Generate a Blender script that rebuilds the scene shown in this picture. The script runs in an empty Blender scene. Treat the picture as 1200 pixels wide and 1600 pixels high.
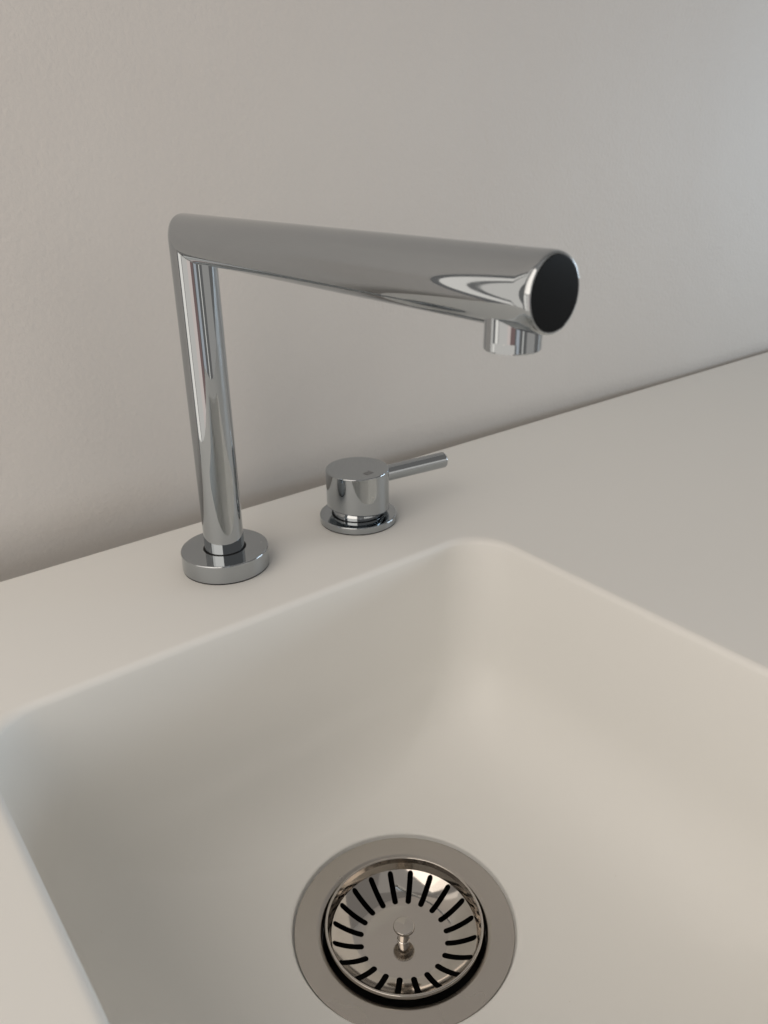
import bpy, bmesh, math, random
from math import sin, cos, pi, radians, sqrt, atan2
from mathutils import Vector, Matrix

random.seed(7)
scene = bpy.context.scene
COL = scene.collection

# ------------------------------------------------------------------ camera
cam_d = bpy.data.cameras.new('camera')
cam = bpy.data.objects.new('camera', cam_d)
COL.objects.link(cam)
YAW, PITCH, ROLL = 0.65906, -0.43246, -0.01336
FPX = 1248.7
fw = Vector((sin(YAW) * cos(PITCH), cos(YAW) * cos(PITCH), sin(PITCH)))
ri0 = Vector((cos(YAW), -sin(YAW), 0))
up0 = ri0.cross(fw)
ri = ri0 * cos(ROLL) + up0 * sin(ROLL)
up = -ri0 * sin(ROLL) + up0 * cos(ROLL)
cam.matrix_world = Matrix(((ri.x, up.x, -fw.x, -0.2238),
                           (ri.y, up.y, -fw.y, -0.46131),
                           (ri.z, up.z, -fw.z, 0.23015),
                           (0, 0, 0, 1)))
cam_d.sensor_fit = 'VERTICAL'
cam_d.sensor_height = 36.0
cam_d.lens = 36.0 * FPX / 1600.0
cam_d.dof.use_dof = True
cam_d.dof.focus_distance = 0.38
cam_d.dof.aperture_fstop = 17
cam_d.clip_start = 0.01
cam_d.clip_end = 100
scene.camera = cam

# ------------------------------------------------------------------ light
world = bpy.data.worlds.new('World')
scene.world = world
world.use_nodes = True
bg = world.node_tree.nodes['Background']
bg.inputs['Color'].default_value = (1.0, 0.95, 0.90, 1)
bg.inputs['Strength'].default_value = 0.23

def area(name, loc, target, sx, sy, radiance, colour):
    d = bpy.data.lights.new(name, 'AREA')
    d.shape = 'RECTANGLE'
    d.size, d.size_y = sx, sy
    d.energy = radiance * pi * sx * sy
    d.color = colour
    o = bpy.data.objects.new(name, d)
    o.location = loc
    dirv = Vector(target) - Vector(loc)
    o.rotation_euler = dirv.to_track_quat('-Z', 'Y').to_euler()
    COL.objects.link(o)
    return o

# daylight from the glazed opening past the left end of the worktop, in three panes
WX = -0.85
WARM = (1.0, 0.895, 0.785)
CREAM = (1.0, 0.92, 0.82)
area('window_light_rear_strip', (WX, 0.69, 0.6), (0, 0.69, 0.6), 0.08, 2.4, 0.95, CREAM)
area('window_light_rear_pane', (WX, 0.50, 0.6), (0, 0.50, 0.6), 0.23, 2.4, 0.75, CREAM)
area('window_light_mid_pane', (WX, 0.05, 1.05), (0, 0.05, 1.05), 0.22, 1.7, 1.5, WARM)
area('window_light_front_pane', (WX, -0.52, 0.95), (0, -0.52, 0.95), 1.10, 1.5, 1.95, WARM)
# the lower panes of the same opening, dulled by what stands outside them
area('window_light_mid_low', (WX, 0.05, -0.22), (0, 0.05, -0.22), 0.22, 0.80, 1.25, CREAM)
area('window_light_front_low', (WX, -0.47, -0.22), (0, -0.47, -0.22), 0.75, 0.80, 0.75, CREAM)
# added fill lamps for the wall, and dim bounce off the far side of the room
area('right_fill_light', (2.6, -1.2, 0.26), (0.45, 0.0, 0.25), 1.2, 0.5, 10.5, (0.72, 0.87, 1.0))  # added lamp at no known window, cools and lifts the right of the wall
area('far_fill_light', (0.75, -3.0, 0.85), (0.3, 0.0, 0.2), 1.8, 1.0, 0.6, (1.0, 0.95, 0.88))  # added soft frontal fill to even out the wall
area('far_room_bounce', (1.5, -3.0, -0.3), (0.0, 0.0, 0.0), 2.2, 1.2, 0.30, (1.0, 0.93, 0.84))
area('far_cream_light', (-0.33, -3.0, 0.0), (-0.1, 0.0, 0.0), 0.20, 1.9, 0.9, (1.0, 0.95, 0.86))  # added strip lamp for a cream band mirrored in the chrome
area('far_blue_grey_light', (-1.35, -2.9, 0.0), (0.0, 0.0, 0.0), 0.62, 1.9, 0.5, (0.86, 0.92, 1.0))  # added lamp giving the chrome its pale blue-grey band
area('red_brown_stand_in', (-1.45, -1.32, -0.35), (0.0, 0.0, 0.0), 0.95, 1.2, 0.11, (1.0, 0.10, 0.05))  # lamp standing in for an unseen red-brown thing the chrome mirrors
# daylight off the ceiling
area('ceiling_bounce', (-0.9, -1.2, 2.2), (-0.4, -0.6, 0), 2.4, 2.4, 0.14, (1.0, 0.97, 0.93))

scene.view_settings.view_transform = 'Standard'
scene.view_settings.look = 'None'
scene.view_settings.exposure = 0.0
scene.view_settings.gamma = 1.0
scene.cycles.max_bounces = 12
scene.cycles.diffuse_bounces = 6
scene.cycles.glossy_bounces = 8
scene.cycles.use_denoising = True
scene.cycles.caustics_reflective = False

# ------------------------------------------------------------------ materials
def mat(name, base, rough, metal=0.0, spec=0.5):
    m = bpy.data.materials.new(name)
    m.use_nodes = True
    b = m.node_tree.nodes['Principled BSDF']
    b.inputs['Base Color'].default_value = (*base, 1)
    b.inputs['Roughness'].default_value = rough
    b.inputs['Metallic'].default_value = metal
    b.inputs['Specular IOR Level'].default_value = spec
    return m, m.node_tree.nodes, m.node_tree.links, b

def ramp(N, fac0, c0, fac1, c1):
    r = N.new('ShaderNodeValToRGB')
    r.color_ramp.elements[0].position = fac0
    r.color_ramp.elements[0].color = c0
    r.color_ramp.elements[1].position = fac1
    r.color_ramp.elements[1].color = c1
    return r

def g(v):
    return (v, v, v, 1)

# painted plaster with roller stipple
M_wall, N, L, B = mat('painted_plaster', (0.70, 0.685, 0.655), 0.55, 0, 0.35)
tc = N.new('ShaderNodeTexCoord')
n1 = N.new('ShaderNodeTexNoise'); n1.inputs['Scale'].default_value = 330; n1.inputs['Detail'].default_value = 3
n2 = N.new('ShaderNodeTexNoise'); n2.inputs['Scale'].default_value = 38; n2.inputs['Detail'].default_value = 4
n3 = N.new('ShaderNodeTexNoise'); n3.inputs['Scale'].default_value = 5; n3.inputs['Detail'].default_value = 3
for n in (n1, n2, n3):
    L.new(tc.outputs['Object'], n.inputs['Vector'])
b1 = N.new('ShaderNodeBump'); b1.inputs['Strength'].default_value = 0.5; b1.inputs['Distance'].default_value = 0.0006
b2 = N.new('ShaderNodeBump'); b2.inputs['Strength'].default_value = 0.32; b2.inputs['Distance'].default_value = 0.0016
L.new(n1.outputs['Fac'], b1.inputs['Height'])
L.new(n2.outputs['Fac'], b2.inputs['Height'])
L.new(b2.outputs['Normal'], b1.inputs['Normal'])
L.new(b1.outputs['Normal'], B.inputs['Normal'])
r = ramp(N, 0.35, (0.640, 0.612, 0.584, 1), 0.65, (0.660, 0.634, 0.606, 1))
L.new(n3.outputs['Fac'], r.inputs['Fac']); L.new(r.outputs['Color'], B.inputs['Base Color'])

# white solid surface, satin, with faint wear
M_solid, N, L, B = mat('white_solid_surface', (0.82, 0.818, 0.795), 0.33, 0, 0.5)
tc = N.new('ShaderNodeTexCoord')
n1 = N.new('ShaderNodeTexNoise'); n1.inputs['Scale'].default_value = 9; n1.inputs['Detail'].default_value = 5
n2 = N.new('ShaderNodeTexNoise'); n2.inputs['Scale'].default_value = 420; n2.inputs['Detail'].default_value = 2
for n in (n1, n2):
    L.new(tc.outputs['Object'], n.inputs['Vector'])
r = ramp(N, 0.35, g(0.48), 0.7, g(0.60))
L.new(n1.outputs['Fac'], r.inputs['Fac']); L.new(r.outputs['Color'], B.inputs['Roughness'])
bu = N.new('ShaderNodeBump'); bu.inputs['Strength'].default_value = 0.05; bu.inputs['Distance'].default_value = 0.0003
L.new(n2.outputs['Fac'], bu.inputs['Height']); L.new(bu.outputs['Normal'], B.inputs['Normal'])
# sparse tiny specks of dirt
vo = N.new('ShaderNodeTexVoronoi'); vo.inputs['Scale'].default_value = 42
L.new(tc.outputs['Object'], vo.inputs['Vector'])
rv = ramp(N, 0.004, (0.58, 0.55, 0.49, 1), 0.012, (0.82, 0.818, 0.795, 1))
L.new(vo.outputs['Distance'], rv.inputs['Fac']); L.new(rv.outputs['Color'], B.inputs['Base Color'])

# polished chrome with a trace of water spotting in the gloss
M_chrome, N, L, B = mat('polished_chrome', (0.42, 0.435, 0.445), 0.03, 1.0)
tc = N.new('ShaderNodeTexCoord')
n1 = N.new('ShaderNodeTexNoise'); n1.inputs['Scale'].default_value = 60; n1.inputs['Detail'].default_value = 4
L.new(tc.outputs['Object'], n1.inputs['Vector'])
r = ramp(N, 0.45, g(0.02), 0.8, g(0.07))
L.new(n1.outputs['Fac'], r.inputs['Fac']); L.new(r.outputs['Color'], B.inputs['Roughness'])

# a few specks of dried water and dust
vo = N.new('ShaderNodeTexVoronoi'); vo.inputs['Scale'].default_value = 150
L.new(tc.outputs['Object'], vo.inputs['Vector'])
rs = ramp(N, 0.05, g(1.0), 0.11, g(0.0)); L.new(vo.outputs['Distance'], rs.inputs['Fac'])
sp = N.new('ShaderNodeSeparateColor'); L.new(vo.outputs['Color'], sp.inputs['Color'])
gt = N.new('ShaderNodeMath'); gt.operation = 'GREATER_THAN'; gt.inputs[1].default_value = 0.90
L.new(sp.outputs['Red'], gt.inputs[0])
ml = N.new('ShaderNodeMath'); ml.operation = 'MULTIPLY'
L.new(rs.outputs['Color'], ml.inputs[0]); L.new(gt.outputs['Value'], ml.inputs[1])
m2 = N.new('ShaderNodeMath'); m2.operation = 'MULTIPLY_ADD'; m2.inputs[1].default_value = 0.35
L.new(ml.outputs['Value'], m2.inputs[0]); L.new(r.outputs['Color'], m2.inputs[2])
L.new(m2.outputs['Value'], B.inputs['Roughness'])
mx = N.new('ShaderNodeMix'); mx.data_type = 'RGBA'
mx.inputs['A'].default_value = (0.43, 0.455, 0.475, 1); mx.inputs['B'].default_value = (0.62, 0.62, 0.61, 1)
L.new(ml.outputs['Value'], mx.inputs['Factor']); L.new(mx.outputs['Result'], B.inputs['Base Color'])

# stainless steel: brushed ring and polished basket
def steel(name, lo, hi, base):
    m, N, L, B = mat(name, base, lo, 1.0)
    tc = N.new('ShaderNodeTexCoord')
    n = N.new('ShaderNodeTexNoise'); n.inputs['Scale'].default_value = 25; n.inputs['Detail'].default_value = 2
    L.new(tc.outputs['Object'], n.inputs['Vector'])
    r = ramp(N, 0.3, g(lo), 0.75, g(hi))
    L.new(n.outputs['Fac'], r.inputs['Fac']); L.new(r.outputs['Color'], B.inputs['Roughness'])
    n2 = N.new('ShaderNodeTexNoise'); n2.inputs['Scale'].default_value = 22; n2.inputs['Detail'].default_value = 6
    L.new(tc.outputs['Object'], n2.inputs['Vector'])
    r2 = ramp(N, 0.3, (base[0] * .97, base[1] * .965, base[2] * .96, 1), 0.7, (*base, 1))
    L.new(n2.outputs['Fac'], r2.inputs['Fac']); L.new(r2.outputs['Color'], B.inputs['Base Color'])
    return m
M_brushed = steel('brushed_stainless', 0.26, 0.32, (0.54, 0.508, 0.47))
M_steel = steel('polished_stainless', 0.07, 0.11, (0.56, 0.527, 0.49))
M_black, *_ = mat('black_gloss_plastic', (0.006, 0.006, 0.006), 0.22, 0, 0.12)
M_rubber, *_ = mat('black_rubber', (0.008, 0.008, 0.008), 0.6, 0, 0.2)
M_throat, *_ = mat('dark_drain_interior', (0.015, 0.014, 0.013), 0.5, 0, 0.2)
M_etch, *_ = mat('etched_mark', (0.22, 0.22, 0.22), 0.35, 0.8)

# ------------------------------------------------------------------ helpers
def link(name, me, material, parent=None, loc=None, rotz=None):
    o = bpy.data.objects.new(name, me)
    COL.objects.link(o)
    if material:
        me.materials.append(material)
    if parent:
        o.parent = parent
    if loc is not None:
        o.location = loc
    if rotz is not None:
        o.rotation_euler = (0, 0, rotz)
    return o

def thing(name, label, cat, loc=(0, 0, 0), rotz=0.0):
    o = bpy.data.objects.new(name, None)
    COL.objects.link(o)
    o.location = loc
    o.rotation_euler = (0, 0, rotz)
    o.empty_display_size = 0.02
    o['label'] = label
    o['category'] = cat
    return o

def mesh_from(name, verts, faces, normals=None, smooth=True):
    me = bpy.data.meshes.new(name)
    me.from_pydata(verts, [], faces)
    if smooth:
        me.polygons.foreach_set('use_smooth', [True] * len(me.polygons))
    me.update()
    if normals is not None:
        me.normals_split_custom_set_from_vertices(normals)
    return me

def fillet_profile(pts):
    """pts: (r, z, fillet radius). Returns runs of (r, z, nr, nz), split where a corner is sharp."""
    runs = [[]]
    n = len(pts)
    V = [Vector((p[0], p[1])) for p in pts]
    def nrm(d):
        return (d.y, -d.x)
    prev_end = V[0]
    for i in range(n - 1):
        d = (V[i + 1] - V[i]).normalized()
        a = prev_end
        runs[-1].append((a.x, a.y, *nrm(d)))
        rad = pts[i + 1][2] if i + 1 < n - 1 else 0
        if rad > 0:
            d2 = (V[i + 2] - V[i + 1]).normalized()
            ang = math.acos(max(-1, min(1, d.dot(d2))))
            t = rad * math.tan(ang / 2)
            e = V[i + 1] - d * t
            runs[-1].append((e.x, e.y, *nrm(d)))
            s = V[i + 1] + d2 * t
            turn = 1 if d.x * d2.y - d.y * d2.x > 0 else -1
            left = Vector((-d.y, d.x)) * turn
            c = e + left * rad
            K = 6
            for k in range(1, K):
                a_ = turn * ang * k / K
                v = (e - c)
                vr = Vector((v.x * cos(a_) - v.y * sin(a_), v.x * sin(a_) + v.y * cos(a_)))
                dd = Vector((d.x * cos(a_) - d.y * sin(a_), d.x * sin(a_) + d.y * cos(a_)))
                p = c + vr
                runs[-1].append((p.x, p.y, *nrm(dd)))
            prev_end = s
        else:
            runs[-1].append((V[i + 1].x, V[i + 1].y, *nrm(d)))
            prev_end = V[i + 1]
            if i + 1 < n - 1:
                runs.append([])
    return runs

def revolve(name, pts, seg=96):
    verts, faces, norms = [], [], []
    for run in fillet_profile(pts):
        base = len(verts)
        for (r, z, nr, nz) in run:
            for k in range(seg):
                a = 2 * pi * k / seg
                rr = max(r, 1e-5)
                verts.append((rr * cos(a), rr * sin(a), z))
                norms.append((nr * cos(a), nr * sin(a), nz))
        for j in range(len(run) - 1):
            for k in range(seg):
                k2 = (k + 1) % seg
                faces.append((base + j * seg + k, base + j * seg + k2, base + (j + 1) * seg + k2, base + (j + 1) * seg + k))
    return mesh_from(name, verts, faces, norms)

def smooth_by_angle(me, deg=35):
    me.polygons.foreach_set('use_smooth', [True] * len(me.polygons))
    me.set_sharp_from_angle(angle=radians(deg))

# ------------------------------------------------------------------ wall
X_END = -0.287          # left end of the wall and of the worktop
def wall_mesh():
    xs = [X_END + (2.2 - X_END) * (i / 90) ** 1.5 for i in range(91)]
    verts, faces = [], []
    prof_n = 40
    for x in xs:
        t = min(1, max(0, (x + 0.15) / 0.70))
        gp = 0.027 * (1 - t) + 0.009 * t           # open joint behind the worktop, narrowing to the right
        zr = 0.030 * (1 - t) + 0.012 * t           # height at which the plaster turns back
        dp = 0.012 * (1 - t) + 0.005 * t
        col = []
        for z in (1.7, 1.0, 0.5, 0.25, 0.12, 0.07):
            col.append((gp, z))
        for k in range(prof_n + 1):
            q = k / prof_n
            z = zr - (zr + 0.02) * q
            col.append((gp + dp * q ** 2, z))
        dp += gp - 0.0015
        col += [(0.0015 + dp, -0.05), (0.0015 + dp, -0.9)]
        col += [(0.14, -0.9), (0.14, 1.7)]
        for (y, z) in col:
            verts.append((x, y, z))
    m = len(verts) // len(xs)
    for i in range(len(xs) - 1):
        for j in range(m):
            j2 = (j + 1) % m
            faces.append((i * m + j, i * m + j2, (i + 1) * m + j2, (i + 1) * m + j))
    faces.append(tuple(range(m - 1, -1, -1)))
    faces.append(tuple((len(xs) - 1) * m + j for j in range(m)))
    me = mesh_from('wall', verts, faces)
    bm = bmesh.new(); bm.from_mesh(me); bmesh.ops.recalc_face_normals(bm, faces=bm.faces); bm.to_mesh(me); bm.free()
    smooth_by_angle(me, 40)
    return me
wall = link('wall', wall_mesh(), M_wall)
wall['kind'] = 'structure'

# ------------------------------------------------------------------ worktop with moulded sink
SX0, SX1, SY0, SY1 = -0.2010, 0.1142, -0.445, -0.1262    # sink mouth
DRX, DRY = -0.0411, -0.2379                              # drain centre
FLOOR = -0.1375
NC, NS = 16, 64
def rrect(inset, rad, back=None):
    x0, x1, y0, y1 = SX0 + inset, SX1 - inset, SY0 + inset, SY1 - (inset if back is None else back)
    rad = min(rad, (x1 - x0) / 2 - .002, (y1 - y0) / 2 - .002)
    pts = []
    corners = [(x1 - rad, y1 - rad, 0), (x0 + rad, y1 - rad, 90), (x0 + rad, y0 + rad, 180), (x1 - rad, y0 + rad, 270)]
    for ci, (cx, cy, a0) in enumerate(corners):
        arc = [(cx + rad * cos(radians(a0 + 90 * k / NC)), cy + rad * sin(radians(a0 + 90 * k / NC))) for k in range(NC + 1)]
        pts += arc
        nx, ny, na = corners[(ci + 1) % 4]
        s = (nx + rad * cos(radians(na)), ny + rad * sin(radians(na)))
        e = arc[-1]
        for k in range(1, NS):
            t = k / NS
            pts.append((e[0] + (s[0] - e[0]) * t, e[1] + (s[1] - e[1]) * t))
    return pts
RC = 0.027
def sink_profile():
    P = [(-0.004, 0.0), (-0.002, 0.0)]
    re = 0.0042                                  # eased rim
    draft = radians(5)
    for k in range(9):
        a = (pi / 2 - draft) * k / 8
        P.append((re * sin(a), -re + re * cos(a)))
    rb = 0.062                                   # cove at the foot of the walls
    a_end = radians(1.2)
    z_floor_edge = FLOOR + 0.0022
    # wall point where the cove starts
    cz = z_floor_edge + rb * cos(a_end)
    z_start = cz - rb * sin(draft)
    i0, z0 = P[-1]
    i1 = i0 + (z0 - z_start) * math.tan(draft)
    for k in range(1, 11):
        t = k / 10
        P.append((i0 + (i1 - i0) * t, z0 + (z_start - z0) * t))
    ci = i1 + rb * cos(draft)
    for k in range(1, 21):
        a = (pi - draft) + 0.0
        ang = draft + (pi / 2 - a_end - draft) * k / 20
        P.append((ci - rb * cos(ang), cz - rb * sin(ang)))
    return P
def basin_mesh():
    prof = sink_profile()
    rings = []
    for (i, z) in prof:
        rings.append([(x, y, z) for (x, y) in rrect(i, RC + max(0, i) * 0.55, i if i < 0.014 else 0.014 + (i - 0.014) * 0.50)])
    last = rings[-1]
    n = len(last)
    zl = last[0][2]
    R_REC = 0.0592
    circ = []
    for (x, y, z) in last:
        a = atan2(y - DRY, x - DRX)
        circ.append((DRX + cos(a), DRY + sin(a)))
    for t in (0.15, 0.3, 0.45, 0.6, 0.75, 0.88, 0.96, 1.0):
        ring = []
        for (p, c) in zip(last, circ):
            cx, cy = DRX + (c[0] - DRX) * R_REC, DRY + (c[1] - DRY) * R_REC
            ring.append((p[0] + (cx - p[0]) * t, p[1] + (cy - p[1]) * t, zl + (FLOOR - zl) * (1 - (1 - t) ** 1.6)))
        rings.append(ring)
    for (r_, z_) in ((0.0589, FLOOR - 0.0001), (0.0584, FLOOR - 0.0004), (0.0581, FLOOR - 0.0009), (0.0580, FLOOR - 0.0016),
                     (0.0580, FLOOR - 0.0034), (0.0578, FLOOR - 0.0036), (0.046, FLOOR - 0.0036), (0.0455, FLOOR - 0.0040), (0.0455, FLOOR - 0.02)):
        rings.append([(DRX + (c[0] - DRX) * r_, DRY + (c[1] - DRY) * r_, z_) for c in circ])
    verts = [v for r_ in rings for v in r_]
    faces = []
    for j in range(len(rings) - 1):
        for k in range(n):
            k2 = (k + 1) % n
            faces.append((j * n + k, j * n + k2, (j + 1) * n + k2, (j + 1) * n + k))
    me = mesh_from('sink_basin', verts, faces)
    return me
def worktop_mesh():
    X0, X1, Y0, Y1 = X_END, 1.5, -0.52, 0.0
    inner = rrect(-0.004, RC - 0.002)
    inner = [(x, y) for (x, y) in rrect(-0.004, RC)]
    n = len(inner)
    cx, cy = (SX0 + SX1) / 2, (SY0 + SY1) / 2
    outer = []
    for (x, y) in inner:
        dx, dy = x - cx, y - cy
        ts = []
        if dx > 1e-9: ts.append((X1 - cx) / dx)
        if dx < -1e-9: ts.append((X0 - cx) / dx)
        if dy > 1e-9: ts.append((Y1 - cy) / dy)
        if dy < -1e-9: ts.append((Y0 - cy) / dy)
        t = min(ts)
        outer.append([cx + dx * t, cy + dy * t])
    for c in ((X0, Y0), (X1, Y0), (X1, Y1), (X0, Y1)):
        k = min(range(n), key=lambda i: (outer[i][0] - c[0]) ** 2 + (outer[i][1] - c[1]) ** 2)
        outer[k] = [c[0], c[1]]
    rings = [[(x, y, 0.0) for (x, y) in inner], [(x, y, 0.0) for (x, y) in outer]]
    def shrink(p, d):
        return (min(max(p[0], X0 + d), X1 - d), min(max(p[1], Y0 + d), Y1 - d))
    rings[1] = [(*shrink(p, 0.0012), 0.0) for p in outer]
    rings.append([(*shrink(p, 0.0), -0.0012) for p in outer])
    rings.append([(p[0], p[1], -0.038) for p in outer])
    rings.append([(x + (0.004 if 0 else 0), y, -0.038) for (x, y) in rrect(-0.012, RC)])
    verts = [v for r_ in rings for v in r_]
    faces = []
    for j in range(len(rings) - 1):
        for k in range(n):
            k2 = (k + 1) % n
            faces.append((j * n + k, (j + 1) * n + k, (j + 1) * n + k2, j * n + k2))
    return mesh_from('worktop', verts, faces, smooth=False)
top = thing('countertop', 'white solid-surface countertop with a seamless moulded sink, meeting the painted wall', 'countertop', (0, 0, 0))
link('worktop', worktop_mesh(), M_solid, top)
link('sink_basin', basin_mesh(), M_solid, top)

# ------------------------------------------------------------------ faucet spout
FX, FY = -0.03821, -0.06548
AAZ = -0.03598          # the arm points out from the wall, swung slightly
spout = thing('faucet_spout', 'tall chrome spout with long straight arm and black end disc, rising behind the sink', 'faucet', (FX, FY, 0))
RT = 0.0117
HF = 0.0119
H_ARM = 0.1876
TILT = 0.0165
ALEN = 0.2464
link('base_flange', revolve('base_flange', [(0.0252, 0.0004, 0), (0.0259, 0.0009, 0.0003), (0.0259, HF, 0.0008), (0.0126, HF, 0.0002), (0.0126, 0.002, 0)]), M_chrome, spout)
link('foot_gasket', revolve('foot_gasket', [(0.0240, 0.0, 0), (0.0256, 0.0, 0), (0.0256, 0.0007, 0), (0.0240, 0.0007, 0)]), M_rubber, spout)
link('seal_ring', revolve('seal_ring', [(0.0110, 0.003, 0), (0.0127, 0.003, 0), (0.0127, HF + 0.0001, 0.0003), (0.0110, HF + 0.0001, 0)]), M_rubber, spout)

def tube_meshes():
    """Vertical post and arm joined by a mitre that is crisp inside and eased outside."""
    NP = 96
    ad = Vector((cos(TILT), sin(TILT)))          # arm direction in the plane (out, up)
    an = Vector((-sin(TILT), cos(TILT)))         # outer normal of the arm
    pn = Vector((-1, 0))                         # outer normal of the post
    post_cols, arm_cols = [], []
    for k in range(NP):
        ph = 2 * pi * k / NP
        u, s = RT * cos(ph), RT * sin(ph)
        # corner of this generatrix: x = -u on the post, an.p = u on the arm
        x = -u
        y = (u - an.x * x) / an.y
        c = Vector((x, y))
        q = max(0.0, min(1.0, (cos(ph) + 0.30) / 0.9))
        R = 0.0004 + 0.0043 * q * q * (3 - 2 * q)
        inner = cos(ph) < 0
        half = (pi / 2 - TILT) / 2
        turn = pi / 2 - TILT                     # direction change
        t = R * math.tan(turn / 2)
        P0 = c - Vector((0, 1)) * t              # end of post line
        P1 = c + ad * t                          # start of arm line
        cen = P0 + Vector((1, 0)) * R            # arc turns towards the arm
        K = 10
        arc = []
        for i in range(K + 1):
            a = turn * i / K
            p = cen + Vector((-cos(a), sin(a))) * R
            n_in = Vector((-cos(a), sin(a)))
            arc.append((p, n_in))
        def nor(nin):
            return (nin.x * cos(ph), sin(ph), nin.y * cos(ph))
        pc = []
        zb = 0.0105 - H_ARM
        for z in (zb, zb + .02, -0.10, -0.06, -0.035, -0.0285):
            pc.append(((x, s, z + H_ARM), nor(pn)))
        for (p, nn) in arc[:K // 2 + 1]:
            pc.append(((p.x, s, p.y + H_ARM), nor(nn)))
        ac = []
        for (p, nn) in arc[K // 2:]:
            ac.append(((p.x, s, p.y + H_ARM), nor(nn)))
        base = Vector((0, 0)) + an * u
        for d in (0.0285, 0.06, 0.10, 0.15, 0.20, ALEN - 0.008, ALEN - 0.005):
            p = base + ad * d
            ac.append(((p.x, s, p.y + H_ARM), nor(an)))
        # rounded end of the tube, then the lip that holds the disc
        rr, ra = 0.0009, 0.0026
        AE = ALEN + 0.0004 - 0.0011 * sin(ph)     # end cut a little off square
        for i in range(1, 9):
            a = (pi / 2) * i / 8
            rad = RT - rr + rr * cos(a)
            p = an * (rad * cos(ph)) + ad * (AE - ra + ra * sin(a))
            nv = Vector((cos(a) / rr, sin(a) / ra)).normalized()
            nn = (an * (cos(ph) * nv.x) + ad * nv.y)
            ac.append(((p.x, rad * sin(ph), p.y + H_ARM), (nn.x, sin(ph) * nv.x, nn.y)))
        p = an * ((RT - rr - 0.0002) * cos(ph)) + ad * (AE - 0.0008)
        ac.append(((p.x, (RT - rr - 0.0002) * sin(ph), p.y + H_ARM), (ad.x, 0, ad.y)))
        post_cols.append(pc); arm_cols.append(ac)
    res = []
    for nm, cols in (('post', post_cols), ('arm', arm_cols)):
        m = len(cols[0])
        verts = [v for c in cols for (v, _) in c]
        norms = [n_ for c in cols for (_, n_) in c]
        faces = []
        for k in range(NP):
            k2 = (k + 1) % NP
            for j in range(m - 1):
                faces.append((k * m + j, k * m + j + 1, k2 * m + j + 1, k2 * m + j))
        # faces must agree with the outward normals
        f = faces[m // 2]
        a_, b_, c_ = (Vector(verts[i]) for i in f[:3])
        if (b_ - a_).cross(c_ - a_).dot(Vector(norms[f[0]])) < 0:
            faces = [tuple(reversed(f)) for f in faces]
        res.append(mesh_from(nm, verts, faces, norms))
    return res
# local x of the tube runs along the arm; turn it to -Y and by the swing
ARM_ROT = -pi / 2 + AAZ
post_me, arm_me = tube_meshes()
link('post', post_me, M_chrome, spout, rotz=ARM_ROT)
arm = link('arm', arm_me, M_chrome, spout, rotz=ARM_ROT)
# glossy black disc closing the tube
disc = revolve('end_disc', [(0.0, -0.004, 0), (0.0107, -0.004, 0), (0.0107, 0.0005, 0.0003), (0.0, 0.0005, 0)], 72)
ed = link('end_disc', disc, M_black, arm)
ed.location = (cos(TILT) * (ALEN - 0.0001), 0, H_ARM + sin(TILT) * (ALEN - 0.0001))
ed.rotation_euler = (0, pi / 2 - TILT, 0.0938)
ed['label'] = 'glossy black disc closing the end of the spout arm'
# outlet with aerator
AS = 0.2312
az = H_ARM + sin(TILT) * AS
def aerator_mesh():
    seg, r0 = 120, 0.0087
    fl = math.atan2(-0.45, -0.89) - ARM_ROT * 0         # wrench flats low on the sleeve
    verts, faces, norms = [], [], []
    rows = [(-0.0180, 0.0068, 0), (-0.0180, r0 - 0.0003, 1), (-0.0176, r0, 1), (-0.0150, r0, 1), (-0.0149, r0, 0), (-0.0010, r0, 0)]
    for (z, r_, flat) in rows:
        for k in range(seg):
            a = 2 * pi * k / seg
            d = [((a - f + pi) % (2 * pi)) - pi for f in (fl, fl + pi)]
            rr_, nx, ny = r_, cos(a), sin(a)
            if flat:
                for q, f in zip(d, (fl, fl + pi)):
                    lim = 0.0081
                    if abs(q) < 1.2 and r_ * cos(q) > lim:
                        rr_ = lim / cos(q); nx, ny = cos(f), sin(f)
            verts.append((rr_ * cos(a), rr_ * sin(a), z)); norms.append((nx, ny, 0))
    for j in range(len(rows) - 1):
        for k in range(seg):
            k2 = (k + 1) % seg
            faces.append((j * seg + k, j * seg + k2, (j + 1) * seg + k2, (j + 1) * seg + k))
    me = mesh_from('aerator', verts, faces)
    smooth_by_angle(me, 3.5)
    return me
aer = link('aerator', aerator_mesh(), M_chrome, spout)
aer.location = (cos(ARM_ROT) * AS * cos(TILT), sin(ARM_ROT) * AS * cos(TILT), az)
link('aerator_insert', revolve('aerator_insert', [(0.0, -0.0168, 0), (0.0071, -0.0168, 0), (0.0071, -0.0178, 0)], 48), M_rubber, aer)

# ------------------------------------------------------------------ mixer handle
HX, HY = 0.06156, -0.06472
LEV = radians(-6.7)
mix = thing('mixer_handle', 'squat chrome mixer tap with a pin lever, on the countertop by the wall', 'mixer tap', (HX, HY, 0), LEV)
link('foot_gasket', revolve('foot_gasket', [(0.0240, 0.0, 0), (0.0255, 0.0, 0), (0.0255, 0.0007, 0), (0.0240, 0.0007, 0)]), M_rubber, mix)
link('base_ring', revolve('base_ring', [(0.0250, 0.0004, 0), (0.0258, 0.0008, 0.0002), (0.0258, 0.0052, 0.0007), (0.0178, 0.0052, 0.0002), (0.0178, 0.001, 0)]), M_chrome, mix)
link('gap_ring', revolve('gap_ring', [(0.0178, 0.0020, 0), (0.0178, 0.0048, 0), (0.0150, 0.0048, 0)]), M_rubber, mix)
link('neck', revolve('neck', [(0.0168, 0.0030, 0), (0.0168, 0.0075, 0.001), (0.0150, 0.0120, 0)]), M_chrome, mix)
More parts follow.
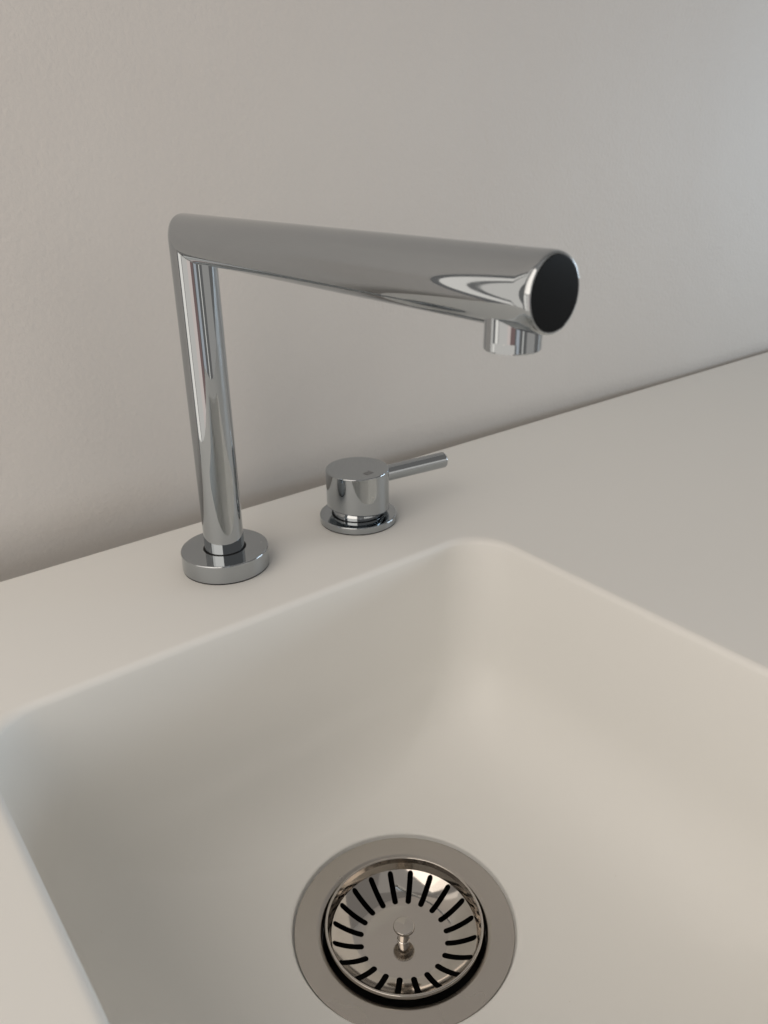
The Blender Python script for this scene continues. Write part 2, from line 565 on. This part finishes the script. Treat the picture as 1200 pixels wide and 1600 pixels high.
def body_mesh():
    seg = 96
    RB, ZT = 0.0208, 0.0369
    verts, faces, norms = [], [], []
    prof = [(0.0150, 0.0012, 0, -1), (0.0190, 0.0, 0, -1)]
    for i in range(6):
        a = -pi / 2 + (pi / 2) * i / 5
        prof.append((RB - 0.0014 + 0.0014 * cos(a), 0.0014 + 0.0014 * sin(a), cos(a), sin(a)))
    prof.append((RB, 0.006, 1, 0)); prof.append((RB, 0.5, 1, 0))
    for i in range(6):
        a = (pi / 2) * i / 5
        prof.append((RB - 0.0008 + 0.0008 * cos(a), 1 + (-0.0008 + 0.0008 * sin(a)), cos(a), sin(a)))
    prof.append((RB * 0.6, 1.0, 0, 1)); prof.append((1e-5, 1.0, 0, 1))
    for (r_, h, nr, nz) in prof:
        for k in range(seg):
            a = 2 * pi * k / seg
            zb = 0.0096 - 0.0022 * cos(a)        # slanted underside, lower on the lever side
            if h >= 0.9: z = ZT + (h - 1)
            elif h == 0.5: z = 0.03
            else: z = zb + h
            verts.append((r_ * cos(a), r_ * sin(a), z))
            norms.append((nr * cos(a), nr * sin(a), nz))
    for j in range(len(prof) - 1):
        for k in range(seg):
            k2 = (k + 1) % seg
            faces.append((j * seg + k, j * seg + k2, (j + 1) * seg + k2, (j + 1) * seg + k))
    return mesh_from('body', verts, faces, norms)
bod = link('body', body_mesh(), M_chrome, mix)
lv = link('lever', revolve('lever', [(0.0054, 0.0, 0), (0.0056, 0.0505, 0.0010), (0.0, 0.0505, 0)], 48), M_chrome, mix)
lv.location = (0.0198, 0.0010, 0.0277)
lv.rotation_euler = (0, pi / 2, 0)
# small etched diamond on top of the body
def mark_mesh():
    bm = bmesh.new()
    a, b = 0.0030, 0.0021
    for (s0, s1) in ((1.0, 0.62), (0.34, 0.0)):
        o = [bm.verts.new((a * s0 * cx, b * s0 * cy, 0)) for cx, cy in ((1, 1), (-1, 1), (-1, -1), (1, -1))]
        if s1 > 0:
            i_ = [bm.verts.new((a * s1 * cx, b * s1 * cy, 0)) for cx, cy in ((1, 1), (-1, 1), (-1, -1), (1, -1))]
            for k in range(4):
                bm.faces.new((o[k], o[(k + 1) % 4], i_[(k + 1) % 4], i_[k]))
        else:
            bm.faces.new(o)
    r_ = bmesh.ops.extrude_face_region(bm, geom=list(bm.faces))
    bmesh.ops.translate(bm, verts=[e for e in r_['geom'] if isinstance(e, bmesh.types.BMVert)], vec=(0, 0, 0.00005))
    bmesh.ops.recalc_face_normals(bm, faces=bm.faces)
    me = bpy.data.meshes.new('etched_mark'); bm.to_mesh(me); bm.free()
    return me
mk = link('etched_mark', mark_mesh(), M_etch, bod)
mk.location = (0.0015, -0.0118, 0.03692)
mk.rotation_euler = (0, 0, radians(20))

# ------------------------------------------------------------------ sink drain
ZD = -0.1402
drain = thing('sink_drain', 'brushed steel drain ring set flush into the white sink floor', 'drain', (DRX, DRY, ZD))
link('flange', revolve('flange', [(0.0570, -0.0008, 0), (0.0572, 0.0003, 0.0003), (0.0455, -0.0003, 0.004), (0.0431, -0.0012, 0.0010), (0.0428, -0.0080, 0)], 128), M_brushed, drain)
link('throat', revolve('throat', [(0.0428, -0.0080, 0), (0.0428, -0.0450, 0.006), (0.0, -0.052, 0)], 64), M_throat, drain)

# ------------------------------------------------------------------ strainer basket
basket = thing('strainer_basket', 'slotted steel strainer basket with a centre knob, sitting in the drain', 'strainer', (DRX, DRY, ZD))
RIM_Z = 0.0026
def z_bowl(r):
    R0, R1 = 0.0045, 0.0384
    t = max(0.0, (r - R0) / (R1 - R0))
    t = max(0.0, min(1.0, (r - 0.0212) / (R1 - 0.0212)))
    return -0.0112 + 0.0078 * t ** 1.7
def bowl_mesh():
    NSLOT, COLS = 20, 8
    a_w = 0.00155
    r1, r2 = 0.0215, 0.0378
    def halfw(r):
        if r <= r1 or r >= r2: return 0.0
        if r < r1 + a_w: return sqrt(max(0, a_w ** 2 - (r1 + a_w - r) ** 2))
        if r > r2 - a_w: return sqrt(max(0, a_w ** 2 - (r - (r2 - a_w)) ** 2))
        return a_w
    rows = [0.0005, 0.0045, 0.007, 0.010, 0.014, 0.018, 0.020, r1]
    rows += [r1 + a_w * f for f in (0.06, 0.2, 0.45, 0.75, 1.0)]
    rows += [r1 + a_w + (r2 - r1 - 2 * a_w) * f for f in (0.15, 0.3, 0.45, 0.6, 0.75, 0.9)]
    rows += [r2 - a_w * f for f in (1.0, 0.75, 0.45, 0.2, 0.06)] + [r2, 0.0381]
    verts, faces = [], []
    idx = {}
    for i, r in enumerate(rows):
        da = math.asin(halfw(r) / r)
        for s in range(NSLOT):
            a0 = 2 * pi * (s + 0.5) / NSLOT + da
            a1 = 2 * pi * (s + 1.5) / NSLOT - da
            for c in range(COLS + 1):
                a = a0 + (a1 - a0) * c / COLS
                idx[i, s, c] = len(verts)
                verts.append((r * cos(a), r * sin(a), z_bowl(r)))
    for i in range(len(rows) - 1):
        for s in range(NSLOT):
            for c in range(COLS):
                faces.append((idx[i, s, c], idx[i + 1, s, c], idx[i + 1, s, c + 1], idx[i, s, c + 1]))
    me = bpy.data.meshes.new('bowl')
    me.from_pydata(verts, [], faces)
    bm = bmesh.new(); bm.from_mesh(me)
    bmesh.ops.remove_doubles(bm, verts=bm.verts, dist=1e-6)
    bmesh.ops.recalc_face_normals(bm, faces=bm.faces)
    if sum(f.normal.z for f in bm.faces) < 0:
        bmesh.ops.reverse_faces(bm, faces=bm.faces)
    # thickness: lower copy, walls round every slot and edge
    top = list(bm.faces)
    bound = [e for e in bm.edges if len(e.link_faces) == 1]
    low = {}
    th = 0.0008
    for v in list(bm.verts):
        low[v] = bm.verts.new((v.co.x, v.co.y, v.co.z - th))
    for f in top:
        bm.faces.new([low[v] for v in reversed(f.verts)])
    for e in bound:
        f = e.link_faces[0]
        vs = list(f.verts)
        a, b = e.verts
        i = vs.index(a)
        if vs[(i + 1) % len(vs)] != b:
            a, b = b, a
        bm.faces.new((b, a, low[a], low[b]))
    bm.to_mesh(me); bm.free()
    smooth_by_angle(me, 35)
    return me
link('bowl', bowl_mesh(), M_steel, basket)
zr = z_bowl(0.0381)
link('rim', revolve('rim', [(0.0398, RIM_Z - 0.0035, 0), (0.0413, RIM_Z - 0.0012, 0.0006), (0.0411, RIM_Z + 0.0006, 0.0007), (0.0399, RIM_Z + 0.0006, 0.0006), (0.0390, RIM_Z - 0.0022, 0.002), (0.0380, zr, 0)], 128), M_steel, basket)
kn = link('knob', revolve('knob', [(0.0033, -0.0113, 0), (0.0033, -0.0108, 0.0001), (0.0029, -0.0105, 0.0001), (0.0029, -0.0034, 0.0008), (0.0054, -0.0028, 0.0003), (0.0057, -0.0020, 0.0003), (0.0055, -0.0008, 0.0006), (0.0, -0.0004, 0)], 64), M_steel, basket)
kn.rotation_euler = (radians(1.0), radians(2.0), 0)
